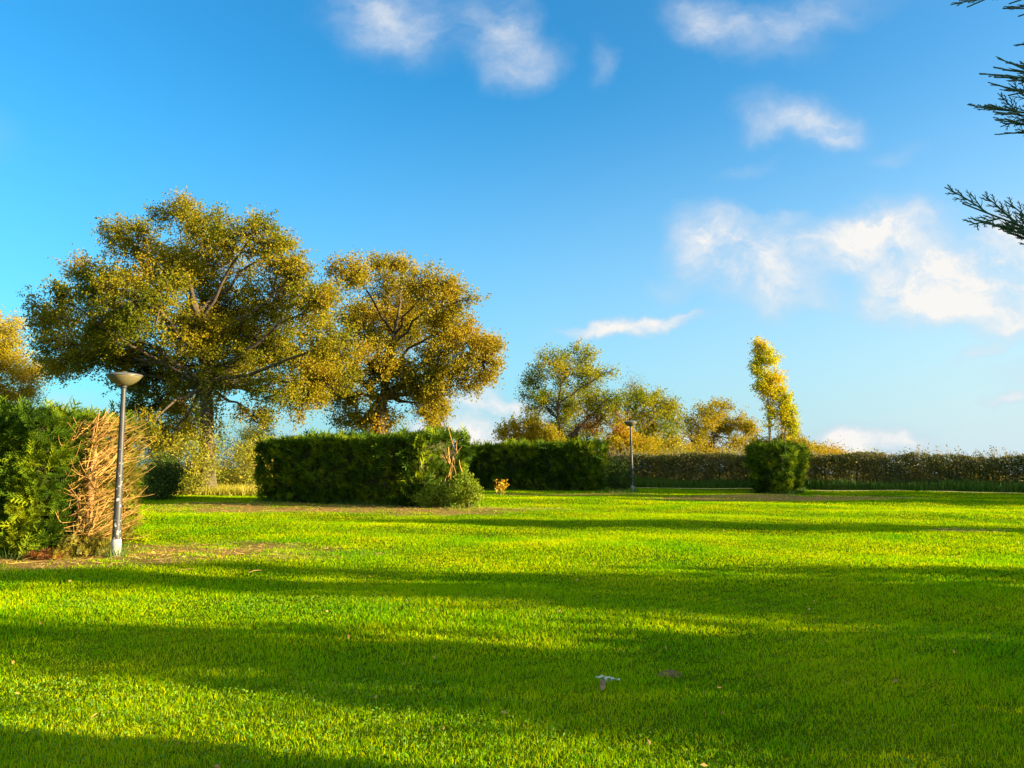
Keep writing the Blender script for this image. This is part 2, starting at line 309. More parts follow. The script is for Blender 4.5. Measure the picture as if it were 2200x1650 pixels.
tag(lawn, 'mown green lawn reaching to the hedges', kind='structure')

def in_poly(x, y, poly):
    r = np.ones(len(x), bool); n = len(poly)
    for i in range(n):
        x1, y1 = poly[i]; x2, y2 = poly[(i+1) % n]
        r &= ((x2-x1)*(y-y1) - (y2-y1)*(x-x1)) > 0
    return r
# hedge footprints, counter-clockwise
H1 = [(-7.55, 12.2), (-7.0, 14.3), (-16, 17.2), (-17, 15.0)]
H2 = [(-8.75, 26.3), (-2.8, 23.6), (-1.35, 25.2), (-7.3, 28.0)]
H3 = [(-2.6, 35.6), (3.55, 33.3), (4.3, 34.7), (-1.9, 37)]
H4 = [(9.7, 31.7), (10.95, 30.4), (13.3, 34.9), (12.0, 35.7)]

def grass_band(y0, y1, dens, hgt, wid, five, rng):
    area_w = lambda y: .72*y + 1.2
    n = int(dens*(y1-y0)*(area_w(y0)+area_w(y1)))
    y = rng.uniform(y0, y1, n*2); x = rng.uniform(-1, 1, n*2)*area_w(y1); k = np.abs(x) < area_w(y); x = x[k][:n]; y = y[k][:n]
    for p in (H1, H2, H3, H4):
        c = np.mean(p, 0); q = [tuple(c + (np.array(v)-c)*.9) for v in p]; k = ~in_poly(x, y, q); x = x[k]; y = y[k]
    keep = rng.uniform(size=len(x)) > np.clip(strawm(x, y)*1.15, 0, .96); x = x[keep]; y = y[keep]
    keep = (y + .337*x) < 39.2; x = x[keep]; y = y[keep]
    n = len(x); P = np.stack([x, y, terr(x, y)-.004], 1)
    tuft = 1 + .55*vnoise(P, 7.5, 3) + .3*vnoise(P, 1.3, 9)
    h = hgt*rng.uniform(.5, 1.3, n)*np.clip(tuft, .4, 1.8)
    w = wid*rng.uniform(.6, 1.3, n)
    a = rng.uniform(0, 6.283, n); side = np.stack([np.cos(a), np.sin(a), 0*a], 1)
    la = rng.uniform(0, 6.283, n); lean = np.stack([np.cos(la), np.sin(la), 0*la], 1)*(h*rng.uniform(.15, 1.1, n))[:, None]
    up = np.array([0, 0, 1.])
    if five:
        m = P + lean*.28 + up*(h*.62)[:, None]; t = P + lean + up*(h*.95)[:, None]
        sw = side*w[:, None]
        V = np.stack([P-sw*.5, P+sw*.5, m+sw*.42, m-sw*.42, t], 1).reshape(-1, 3)
        b = np.arange(n)[:, None]*5
        return V, [b+np.array([[0, 1, 2, 3]]), b+np.array([[3, 2, 4]])]
    sw = side*w[:, None]; t = P + lean + up*h[:, None]
    V = np.stack([P-sw*.5, P+sw*.5, t], 1).reshape(-1, 3)
    return V, [np.arange(n*3).reshape(n, 3)]
rg = np.random.default_rng(11)
VV = []; Q = []; T = []; off = 0
for (y0, y1, de, hg, wd, fv) in [(2.6, 6.5, 4300, .036, .0040, True), (6.5, 10, 2700, .036, .0056, True), (10, 16, 1600, .032, .0075, True), (16, 25, 900, .032, .011, False), (25, 41, 420, .034, .018, False)]:
    V, fs = grass_band(y0, y1, de, hg, wd, fv, rg); VV.append(V)
    for f in fs: (Q if f.shape[1] == 4 else T).append(f+off)
    off += len(V)
go = npmesh('grass', np.concatenate(VV), [np.concatenate(Q), np.concatenate(T)], MT['grass'])
tag(go, 'short bright green grass covering the lawn', 'grass', kind='stuff')

# broad leaved clover and daisies' leaves among the near grass
rg = np.random.default_rng(12); n = 26000
x = rg.uniform(-6.5, 5, n); y = rg.uniform(3.4, 9, n); P = np.stack([x, y, 0*x], 1)
k = (vnoise(P, 1.1, 21) + .55*np.exp(-((x+2.2)/2.2)**2-((y-5.4)/1.3)**2)*2 + rg.normal(size=n)*.25) > .45
P = P[k]; P[:, 2] = terr(P[:, 0], P[:, 1]) + rg.uniform(.018, .045, len(P))
V, Fq = leaves(P, .023, rg, .7, up=(.8, np.array([0, 0, .25])))
tag(npmesh('clover', V, [Fq], MT['clover']), 'low broad clover leaves mixed into the near grass', 'clover', kind='stuff')

# straw coloured hedge clippings lying on the bare strips
rg = np.random.default_rng(13); n = 60000
x = rg.uniform(-13, 17, n); y = rg.uniform(9.5, 33, n); s = strawm(x, y); k = rg.uniform(size=n) < s; x = x[k]; y = y[k]; n = len(x)
ln = rg.uniform(.03, .16, n); a = rg.uniform(0, 6.283, n); d = np.stack([np.cos(a), np.sin(a), rg.uniform(-.1, .3, n)], 1)*ln[:, None]
sd_ = np.stack([-np.sin(a), np.cos(a), rg.uniform(-.5, .5, n)], 1)*rg.uniform(.003, .008, n)[:, None]
P = np.stack([x, y, terr(x, y)+.012+rg.uniform(0, .03, n)], 1)
V = np.stack([P-d*.5-sd_, P-d*.5+sd_, P+d*.5+sd_, P+d*.5-sd_], 1).reshape(-1, 3)
tag(npmesh('clippings', V, [np.arange(n*4).reshape(n, 4)], MT['straw']), 'dry straw coloured hedge clippings scattered under the hedges', 'clippings', kind='stuff')

# a few brown leaves blown over the lawn
rg = np.random.default_rng(14); n = 230; y = 3.2+34*rg.uniform(0, 1, n)**1.6; x = rg.uniform(-.75, .75, n)*(y+2); P = np.stack([x, y, terr(x, y)+.036], 1)
V, Fq = leaves(P, .042, rg, .6, up=(.9, np.array([.2, 0, .1]))); tag(npmesh('fallen_leaves', V, [Fq], MT['straw']), 'scattered brown and pale fallen leaves lying on the lawn', 'leaves', kind='stuff')

# ---------------------------------------------------------------- trees
def qcurve(a, b, bulge, m):
    t = np.linspace(0, 1, m)[:, None]; mid = (a+b)/2 + bulge
    return (1-t)**2*a + 2*t*(1-t)*mid + t**2*b
def tree(name, label, base, blobs, leaf, bark, leaf_size, nleaf, tr, fork, seed, cat='tree', group=None, subs=14, sigma=.16, cl_leaf=26, sky_gap=.5, wob=1.0, spread=.62, twig_r=.012, bare=None):
    """base (x,y); blobs [(centre, radii)]; fork = height of the first fork"""
    rng = np.random.default_rng(seed); base = np.array([base[0], base[1], float(terr(np.array([base[0]]), np.array([base[1]]))[0])])
    root = empty(name, tuple(base), label, cat, group)
    tr_ = Tubes(); br = Tubes()
    cen = np.array([b[0] for b in blobs]); top = cen[np.argmax(cen[:, 2])]
    fk = base + np.array([(cen[:, 0].mean()-base[0])*.12, (cen[:, 1].mean()-base[1])*.12, fork])
    # trunk up through the crown
    tp = np.array([(cen[:, 0].mean()*.6+top[0]*.4), (cen[:, 1].mean()), base[2] + (top[2]-base[2])*.82])
    P = np.concatenate([qcurve(base-np.array([0, 0, .1]), fk, rng.normal(size=3)*tr*.4*wob, 6), qcurve(fk, tp, rng.normal(size=3)*.35*wob, 8)[1:]])
    z = (P[:, 2]-base[2])/(tp[2]-base[2]+.01); R = tr*np.clip(1-.85*np.clip(z, 0, 1), .1, 1); R[0] *= 1.5; R[1] *= 1.15
    tr_.add(P, R, 10)
    wts = np.array([np.prod(b[1])**(2/3) for b in blobs]); wts = wts/wts.sum()
    LC = []
    for (c, r), w in zip(blobs, wts):
        c = np.array(c, float); r = np.array(r, float)
        # limb from a point on the upper trunk to blob centre
        cand = P[5:]; j = np.argmin(np.linalg.norm(cand - (c - np.array([0, 0, 1.0])*np.linalg.norm(c[:2]-fk[:2])*.55), axis=1)+.15*cand[:, 2]); s0 = cand[j]
        rr = min(R[5+j]*.62, tr*.42*(.5+w*6)); rr = max(rr, .03*tr/.3)
        limb = qcurve(s0, c, np.array([0, 0, .10*np.linalg.norm(c-s0)]) + rng.normal(size=3)*.25*wob, 7)
        limb[1:-1] += rng.normal(size=(5, 3))*.02*np.linalg.norm(c-s0)*wob; tr_.add(limb, np.linspace(rr, rr*.3, 7), 7)
        ns = max(4, int(subs*(.6+w*len(blobs)*.5)))
        sc = c + rand_unit(ns, rng)*r*rng.uniform(.3, .98, (ns, 1)); sr = r.mean()*rng.uniform(.16, .40, ns)
        nl = int(nleaf*w); per = nl*(sr**2/np.sum(sr**2))
        for q in range(ns):
            if bare is not None and rng.uniform() < bare: per[q] *= .05
            st = limb[2+np.argmin(np.linalg.norm(limb[2:]-sc[q], axis=1)+rng.uniform(0, .4, 5))]
            b2 = qcurve(st, sc[q], rng.normal(size=3)*.18*wob, 5); br.add(b2, np.linspace(rr*.35, rr*.14, 5), 4)
            nc = max(3, int(per[q]/cl_leaf)); cc = sc[q] + np.clip(rng.normal(size=(nc, 3)), -1.7, 1.7)*sr[q]*spread*np.array([1, 1, .75])
            for t_ in range(0, nc, 2):
                b3 = qcurve(b2[rng.integers(2, 5)], cc[t_], rng.normal(size=3)*.08, 3); br.add(b3, [twig_r, twig_r*.7, twig_r*.4], 3)
            m = max(1, int(per[q]/nc)); ndir = 3; cd = np.repeat(cc, ndir, 0); dr = unit(rand_unit(len(cd), rng) + .7*unit(cd-c) + np.array([0, 0, .25]))
            pick = rng.integers(0, ndir, (nc, m)) + np.arange(nc)[:, None]*ndir; pick = pick.ravel(); tt = rng.uniform(-.2, 1, len(pick))[:, None]*sigma*3.2
            LC.append(cd[pick] + dr[pick]*tt + np.clip(rng.normal(size=(len(pick), 3)), -1.6, 1.6)*sigma*.42)
    LC = np.concatenate(LC)
    tr_.build('trunk', bark, root); br.build('branches', bark, root)
    V, Fq = leaves(LC, leaf_size, rng, .7); npmesh('crown', V, [Fq], leaf, root)
    return root
def pb(Y, items, dy=1.0, rng=random.Random(3), flat=.85):
    """picture blobs -> world blobs at depth Y"""
    o = []
    for it in items:
        px, py, rx, ry = it[:4]; off = it[4] if len(it) > 4 else rng.uniform(-dy, dy)
        c = at(px, py, Y+off); k = (Y+off)/F; o.append((c, (rx*k, flat*(rx+ry)/2*k, ry*k)))
    return o

b_oak1 = pb(32, [(240,700,80,55),(190,760,60,45),(400,720,90,60),(280,760,70,50),(545,730,80,60),(130,640,35,30),(300,920,32,35),(390,860,50,40),(590,840,60,40),(350,590,70,60),(250,500,28,30),(640,600,40,50),(385,465,62,48),(455,490,40,50),(285,525,55,50),(535,510,75,50),(600,545,45,70),(430,570,120,70),(215,615,80,60),(105,680,55,50),(165,740,85,55),(300,650,90,80),
    (470,680,120,80),(600,650,70,70),(690,660,65,65),(720,730,60,60),(620,770,100,70),(470,790,120,60),(320,800,80,60),(310,880,45,55),(360,950,50,40),(395,905,45,35),(545,895,45,25),(650,860,70,45),(700,820,60,40),(120,795,45,22)], 3.2)
g1 = gp(440, 1062)
oak1 = tree('oak_tree', 'tallest oak with the broadest olive and brown crown, behind the near lamp post', g1, b_oak1, MT['oak'], MT['bark'], .095, 265000, .36, 4.4, 21, subs=30, cl_leaf=34, sigma=.17, bare=.16, group='oak trees behind the lawn')
# ivy on its trunk
rg = np.random.default_rng(5); n = 1900; zz = rg.uniform(.9, 4.6, n)**1.0; a = rg.uniform(0, 6.283, n); rr = .34+.13*np.abs(rg.normal(size=n))+.12*np.sin(zz*3+a)
P = np.stack([oak1.location[0]+.1*zz/4+rr*np.cos(a), oak1.location[1]+rr*np.sin(a), zz], 1)
V, Fq = leaves(P, .10, rg, .9); npmesh('ivy', V, [Fq], MT['bramble'], oak1)
b_oak2 = pb(37, [(838,582,48,42),(755,590,50,36),(920,620,55,45),(970,645,45,45),(860,680,110,75),(960,710,60,50),(780,700,60,60),(1035,775,48,50),(1005,735,50,35),(940,800,85,50),(800,790,90,60),(890,835,75,32),(1010,830,30,20),(930,860,30,50,0),(740,850,50,40),(780,905,80,28),(930,880,40,16),(700,790,50,50),(940,905,18,25)], 2.8)
oak2 = tree('oak_tree', 'second tallest oak with a rounded golden brown crown, rising behind the middle hedge', (-6.4, 37.0), b_oak2, MT['oak2'], MT['bark'], .10, 150000, .34, 4.3, 22, subs=30, cl_leaf=32, sigma=.18, bare=.16, group='oak trees behind the lawn')
rg = np.random.default_rng(15); n = 1800; zz = rg.uniform(2.0, 6.0, n); a = rg.uniform(0, 6.283, n); rr = .30+.24*np.abs(rg.normal(size=n))
V, Fq = leaves(np.stack([oak2.location[0]+rr*np.cos(a), oak2.location[1]+rr*np.sin(a), zz], 1), .11, rg, .9); npmesh('ivy', V, [Fq], MT['gold'], oak2)
b_oak3 = pb(58, [(1180,780,28,30),(1255,770,28,32),(1215,800,45,40),(1150,825,32,28),(1270,820,40,35),(1165,870,40,30),(1220,870,60,40),(1290,870,45,40),(1130,850,22,10),(1200,915,30,25),(1305,800,20,14),(1320,880,30,40),(1260,920,50,22),(1240,945,70,22),(1180,950,50,20)], 3)
tree('oak_tree', 'green and yellow oak with an open jagged crown above the far dark hedge', at(1215, 1020, 58)[:2], b_oak3, MT['green'], MT['bark'], .13, 50000, .34, 3.0, 23, subs=22, cl_leaf=26, sigma=.24, bare=.16, group='oak trees behind the lawn')
# rusty dead foliage hanging in it
rg = np.random.default_rng(6); c1 = at(1275, 905, 56); P = c1 + rg.normal(size=(800, 3))*np.array([.55, .4, .6]); c2 = at(1330, 905, 55.5); P = np.concatenate([P, c2 + rg.normal(size=(300, 3))*np.array([.4, .4, .5])])
V, Fq = leaves(P, .15, rg, .6); o = npmesh('climber', V, [Fq], MT['rust']); tag(o, 'rust red climbing plant hanging in the open green oak', 'climber')
b4 = pb(62, [(1395,850,35,22),(1430,870,30,28),(1365,880,40,35),(1410,905,45,40),(1450,905,22,22),(1370,930,35,25),(1440,940,25,20),(1400,955,60,22)], 2)
tree('oak_tree', 'smaller grey green oak just right of the far lamp post', at(1405, 1010, 62)[:2], b4, MT['green'], MT['bark'], .14, 26000, .28, 2.2, 24, subs=18, sigma=.24, bare=.16, group='oak trees behind the lawn')
b5 = pb(72, [(1520,890,30,24),(1550,880,40,18),(1500,915,35,25),(1575,910,40,35),(1540,935,50,35),(1600,935,28,25),(1480,905,14,10),(1490,950,30,22),(1600,965,35,18),(1520,970,50,18)], 2.5)
tree('oak_tree', 'orange brown round oak left of the slim poplars', at(1530, 1005, 72)[:2], b5, MT['oak2'], MT['bark'], .16, 26000, .36, 1.9, 25, subs=18, sigma=.28, bare=.16, group='oak trees behind the lawn')
b6 = pb(55, [(1130,910,35,22),(1100,935,30,22),(1160,940,40,25),(1125,960,50,20)], 1.2)
tree('small_tree', 'low yellow green tree just left of the open oak, behind the far dark hedge', at(1130, 1022, 55)[:2], b6, MT['gold'], MT['bark'], .13, 15000, .16, 1.0, 26, subs=10, sigma=.22)
b7 = pb(60, [(1355,830,14,24),(1345,860,16,20),(1368,870,12,14)], .6)
tree('bare_tree', 'thin nearly leafless grey tree between the open oak and the smaller oak', at(1352, 1012, 60)[:2], b7, MT['haw'], MT['greybark'], .09, 1100, .16, 3, 27, subs=16, sigma=.3, twig_r=.02)
b8 = pb(45, [(20,720,40,35),(-30,700,60,50),(30,780,50,40),(-40,800,70,60),(50,840,45,35),(0,860,60,30),(70,800,25,25)], 1.5)
tree('birch_tree', 'sparse golden tree cut off by the left picture edge', at(-60, 1035, 45)[:2], b8, MT['gold'], MT['greybark'], .10, 42000, .22, 2.4, 28, subs=12, sigma=.26, cl_leaf=14)
b9 = pb(66, [(1660,965,40,20),(1720,965,50,22),(1630,975,30,14),(1770,980,45,18),(1690,945,25,16),(1815,990,30,12)], 1.5)
tree('shrubs', 'low golden shrub mass right behind the block shaped hedge', at(1705, 1008, 66)[:2], b9, MT['oak2'], MT['bark'], .15, 26000, .14, .7, 29, cat='shrub', subs=10, sigma=.24)
b10 = pb(56, [(1330,945,30,30),(1355,965,50,22),(1310,975,35,18),(1410,965,50,20),(1460,978,40,14)], 1.2)
tree('yellow_shrub', 'bright yellow green shrub behind the far lamp post', at(1345, 1022, 56)[:2], b10, MT['gold'], MT['bark'], .13, 26000, .12, .6, 30, cat='shrub', subs=10, sigma=.22)
b11 = pb(64, [(560,930,28,25),(540,960,35,30),(585,960,20,20)], 1)
tree('hazy_tree', 'pale orange brown tree seen between the tallest oak and the middle hedge', at(560, 1012, 64)[:2], b11, MT['oak2'], MT['bark'], .13, 7000, .2, 1.2, 31, subs=9, sigma=.3)
# poplars
def poplar(label, base, spine, seed, nleaf, tr):
    bl = []
    for (px, py, r) in spine:
        r *= .86; bl.append((px, py, r, r*1.25, 0))
    return tree('poplar_tree', label, base, pb(50, bl, 0, flat=1.0), MT['poplar'], MT['greybark'], .11, nleaf, tr, 3.2, seed, subs=12, sigma=.15, cl_leaf=14, wob=.25, group='three slim yellow poplars')
poplar('tallest leaning yellow poplar rising over the block shaped hedge', at(1657, 1028, 50)[:2], [(1631,736,9),(1636,760,20),(1632,790,23),(1650,775,20),(1638,820,20),(1664,812,20),(1650,845,20),(1668,845,17),(1658,885,14),(1668,875,14),(1655,910,8)], 41, 15000, .14)
poplar('shorter yellow poplar just right of the tallest one', at(1688, 1028, 50)[:2], [(1682,840,10),(1690,860,14),(1686,885,16),(1696,885,12),(1684,910,12)], 42, 5500, .09)
poplar('smallest sparse poplar sapling at the right of the three', at(1698, 1028, 50)[:2], [(1700,905,8),(1703,918,8),(1700,930,7)], 43, 1500, .05)

# ---------------------------------------------------------------- hedges
def frond_template(kind):
    """flat feathery spray lying in xz plane, root at origin, growing along +x"""
    V = []; F_ = []
    def strip(a, b, w):
        a = np.array(a, float); b = np.array(b, float); d = b-a; s = np.array([-d[2], 0, d[0]]); s = s/np.linalg.norm(s)*w
        i = len(V); V.extend([a-s*.6, a+s*.6, b+s*.25, b-s*.25]); F_.append((i, i+1, i+2, i+3))
    if kind == 'near':
        strip((0, 0, 0), (1, 0, .05), .045)
        for k in range(5):
            t = .15+.16*k; l_ = .42*(1-.55*t)
            for sg in (-1, 1):
                e = (t+l_*.75, .06*sg, sg*l_*.65); strip((t, 0, 0), e, .05)
                m = (t+l_*.35, .03*sg, sg*l_*.3); strip(m, (m[0]+l_*.38, .05*sg, m[2]+sg*.02*l_), .035)
    else:
        strip((0, 0, 0), (1, 0, 0), .09)
        for t, l_ in ((.15, .5), (.4, .42), (.62, .3)):
            for sg in (-1, 1): strip((t, 0, 0), (t+l_*.7, .05*sg, sg*l_*.7), .085)
    return np.array(V), np.array(F_)
def place(T_, P, X, size, rng):
    """place template at points P with growing direction X"""
    V, F_ = T_; n = len(P); X = unit(X); Y_ = unit(np.cross(X, rand_unit(n, rng))); Z_ = np.cross(X, Y_)
    s = (size*rng.uniform(.6, 1.3, n)*np.where(rng.uniform(size=n) < .07, 1.6, 1))[:, None, None]
    W_ = P[:, None] + s*(V[None, :, 0:1]*X[:, None] + V[None, :, 1:2]*Y_[:, None] + V[None, :, 2:3]*Z_[:, None])
    W_[..., 2] = np.maximum(W_[..., 2], .01)
    Fq = (np.arange(n)[:, None, None]*len(V) + F_[None]).reshape(-1, 4)
    return W_.reshape(-1, 3), Fq
def cyp_hedge(label, poly, height, flare, dens, size, tmpl, seed, bumps=.14, hfun=None, bare=None, leaf=None, name='cypress_hedge', group='clipped cypress hedges', thin=None):
    rng = np.random.default_rng(seed); poly = np.array(poly); c = poly.mean(0)
    root = empty(name, (c[0], c[1], 0), label, 'hedge', group)
    PP = []; NN = []; n = len(poly)
    hh = hfun or (lambda p: height)
    def disp(P, nrm, z):
        d = bumps*(vnoise(P, 1.7, seed)+.6*vnoise(P, 5, seed+1))
        return d + flare*(z/height-.5) - .16*np.clip((.25-z)/.25, 0, 1)
    for i in range(n):
        a = poly[i]; b = poly[(i+1) % n]; ln_ = np.linalg.norm(b-a); d = (b-a)/ln_; nr = np.array([d[1], -d[0]])
        m = int(dens*ln_*height); t = rng.uniform(0, 1, m); z = rng.uniform(.03, 1, m)*height
        p = np.stack([a[0]+(b-a)[0]*t, a[1]+(b-a)[1]*t, z], 1); nn = np.tile(np.array([nr[0], nr[1], 0.]), (m, 1))
        # round the vertical corners
        e = np.minimum(t, 1-t)*ln_; p[:, :2] -= nr*(np.clip(.3-e, 0, .3)**2*1.6)[:, None]
        p = p + nn*(disp(p, nn, z) - rng.exponential(.07, m))[:, None]
        k = np.ones(m, bool)
        if bare is not None: k &= rng.uniform(size=m) > bare(i, t, z)
        if thin is not None: k &= rng.uniform(size=m) > thin(p)
        PP.append(p[k]); NN.append(nn[k])
    # top
    m = int(dens*1.1*np.linalg.norm(poly[1]-poly[0])*np.linalg.norm(poly[2]-poly[1]))
    s = rng.uniform(0, 1, m); t = rng.uniform(0, 1, m)
    q = (poly[0]*(1-s)[:, None]+poly[1]*s[:, None])*(1-t)[:, None] + (poly[3]*(1-s)[:, None]+poly[2]*s[:, None])*t[:, None]
    p = np.stack([q[:, 0], q[:, 1], np.full(m, height)], 1); p[:, 2] += bumps*.7*(vnoise(p, 1.3, seed+3)+.8*vnoise(p, 4.5, seed+4)) - rng.exponential(.05, m)
    PP.append(p); NN.append(np.tile(np.array([0, 0, 1.]), (m, 1)))
    P = np.concatenate(PP); Nn = np.concatenate(NN)
    sc = np.array([hh(x) for x in P[:, :2]])/height; P[:, 2] *= sc
    X = Nn*.75 + np.array([0, 0, .35]) + rand_unit(len(P), rng)*.65
    V, Fq = place(tmpl, P - unit(X)*size*.5, X, size, rng)
    npmesh('foliage', V, [Fq], leaf or MT['cypress'], root)
    # twiggy dark core
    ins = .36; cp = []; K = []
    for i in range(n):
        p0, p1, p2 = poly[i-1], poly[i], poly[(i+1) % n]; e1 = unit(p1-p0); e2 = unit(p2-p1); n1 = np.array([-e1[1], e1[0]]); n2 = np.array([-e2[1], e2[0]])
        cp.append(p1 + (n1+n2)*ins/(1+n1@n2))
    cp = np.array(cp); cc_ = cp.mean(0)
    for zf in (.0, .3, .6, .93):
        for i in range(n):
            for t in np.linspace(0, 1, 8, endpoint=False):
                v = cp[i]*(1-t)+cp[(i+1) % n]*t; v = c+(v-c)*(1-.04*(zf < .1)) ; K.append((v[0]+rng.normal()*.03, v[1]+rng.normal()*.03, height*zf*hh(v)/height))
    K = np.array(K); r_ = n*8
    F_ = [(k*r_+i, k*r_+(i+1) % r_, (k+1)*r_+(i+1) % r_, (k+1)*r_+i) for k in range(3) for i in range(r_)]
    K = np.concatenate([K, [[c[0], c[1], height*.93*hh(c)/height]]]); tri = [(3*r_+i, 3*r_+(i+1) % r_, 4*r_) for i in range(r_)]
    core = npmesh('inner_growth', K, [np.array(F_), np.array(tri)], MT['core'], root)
    return root
TN = frond_template('near'); TF = frond_template('far')

# near left hedge with its cut open end
def bare1(i, t, z):
    if i == 1: return np.clip((t-.34)*4.5, 0, .93)*np.where(z > .25, 1, .6)
    if i == 0: return 0*t
    return 0*t
# poly edges must run so that edge 0 is the end face
H1o = [H1[0], H1[1], H1[2], H1[3]]
def bareH1(i, t, z):
    if i == 0: b = np.clip((t-.36)*3.4, 0, .95)*np.where(t > .74, .78, 1); return b*np.where(z < .5, .8, 1)*np.where(z > 2.08, .4, 1)
    return 0*t
h1 = cyp_hedge('tall near hedge at the left edge with its cut end showing bare branches', H1o, 2.27, .10, 330, .24, TN, 51, bumps=.17, bare=bareH1)
core = [o for o in h1.children if o.name.startswith('inner')][0]
rg = np.random.default_rng(52)
tb = Tubes(); base = np.array([-7.12, 13.05, 0]); tb.add(qcurve(base-[0, 0, .1], base+np.array([.10, .0, 2.2]), np.array([-.12, .05, 0]), 9) + rg.normal(size=(9, 3))*[.035, .03, 0], np.linspace(.075, .03, 9), 9)
base2 = np.array([-7.22, 12.95, .35]); tb.add(qcurve(base2, base2+np.array([-.02, -.02, .75]), np.zeros(3), 4), [.04, .035, .035, .03], 7)
tb.build('bare_trunk', MT['cuttrunk'], h1)
tb = Tubes()
for k in range(430):
    z0 = rg.uniform(.15, 2.15); st = base + np.array([rg.uniform(-.12, .02), rg.uniform(-.5, 1.0) if k > 110 else 0, z0]); st[0] += .24*(st[1]-base[1])
    az = rg.normal(.1, .75); el = rg.uniform(.05, .75) if k > 36 else rg.uniform(.7, 1.35)
    ln_ = rg.uniform(.22, .70) if k > 130 else rg.uniform(.35, .85)
    d = np.array([math.cos(az)*math.cos(el), math.sin(az)*math.cos(el), math.sin(el)])
    if st[1] > base[1]+.4: ln_ *= .75
    e = st + d*ln_; e[2] = min(e[2], 2.38); r0 = rg.uniform(.0028, .0075) if k > 34 else rg.uniform(.010, .018)
    tb.add(qcurve(st, e, np.array([0, 0, -.06])+rg.normal(size=3)*.025, 4), [r0, r0*.85, r0*.7, r0*.5], 5)
    if rg.uniform() < .5:
        e2 = (st+e)/2 + unit(rand_unit(1, rg)[0]+d)*ln_*.4; tb.add([(st+e)/2, e2], [r0*.6, r0*.3], 4)
tb.build('bare_branches', MT['cutwood'], h1)
# fine dry greenish twigs filling the opened end
P = base + np.stack([rg.uniform(-.35, .06, 2300), -.45+1.6*rg.uniform(0, 1, 2300)**.5, rg.uniform(.05, 2.25, 2300)], 1); P[:, 0] += .24*(P[:, 1]-base[1])
X = np.array([.9, -.1, .3]) + rand_unit(len(P), rg)*.8; V, Fq = place(TF, P, X, .12, rg); P2 = base + np.array([.02, -.1, .12]) + rg.normal(size=(500, 3))*np.array([.16, .32, .10]); V2, F2 = place(TF, P2, np.array([.4, -.2, .7])+rand_unit(500, rg)*.6, .12, rg); Fq = np.concatenate([Fq, F2+len(V)]); V = np.concatenate([V, V2]); npmesh('dry_twigs', V, [Fq], MT['drytwig'], h1)

def thin2(p):   # gaps at the foot and the stripped upper right of the middle hedge
    g = np.clip((.32-p[:, 2])/.3, 0, 1)*.9*(vnoise(p*np.array([1, 1, 0]), 2.2, 8) > .5)
    c = np.array(at(975, 975, 24.4)); d = np.linalg.norm((p-c)*[.9, .6, 1], axis=1); return np.maximum(g, .8*(d < .42))
h2 = cyp_hedge('middle dark hedge with gaps at its foot, a lit right end and bare orange stems', H2, 2.18, .14, 120, .30, TF, 53, bumps=.20, thin=thin2,
    hfun=lambda p: 2.12 + .16*np.clip((p[0]+4.2)/1.6, 0, 1) - .05*(p[0] < -8.2))
tb = Tubes(); rg = np.random.default_rng(54); c = at(972, 990, 24.6)
for k in range(22):
    st = c + rg.normal(size=3)*[.22, .15, .3] - np.array([0, 0, .25]); e = st + np.array([rg.normal()*.14, -.18, rg.uniform(.2, .6)]); r0 = rg.uniform(.008, .022); tb.add(qcurve(st, e, rg.normal(size=3)*.04, 4), [r0, r0, r0*.8, r0*.6], 5)
for k in range(7):
    p = np.array([-8.2+k*.95, 27.0-k*.43, 0]); t2 = Tubes(); t2.add([p, p+[rg.normal()*.1, 0, 1.2]], [.035, .025], 6); t2.build('stem', MT['bark'], h2)
tb.build('bare_branches', MT['cutwood'], h2)
cyp_hedge('far dark clipped hedge with a flat top left of the far lamp post', H3, 2.02, .10, 90, .34, TF, 55, bumps=.10, hfun=lambda p: 1.98+.08*(p[0] > 1.5)-.06*(p[0] < -.5))
cyp_hedge('short block shaped hedge below the poplars, its right side lit', H4, 1.92, .30, 110, .30, TF, 56, bumps=.12)

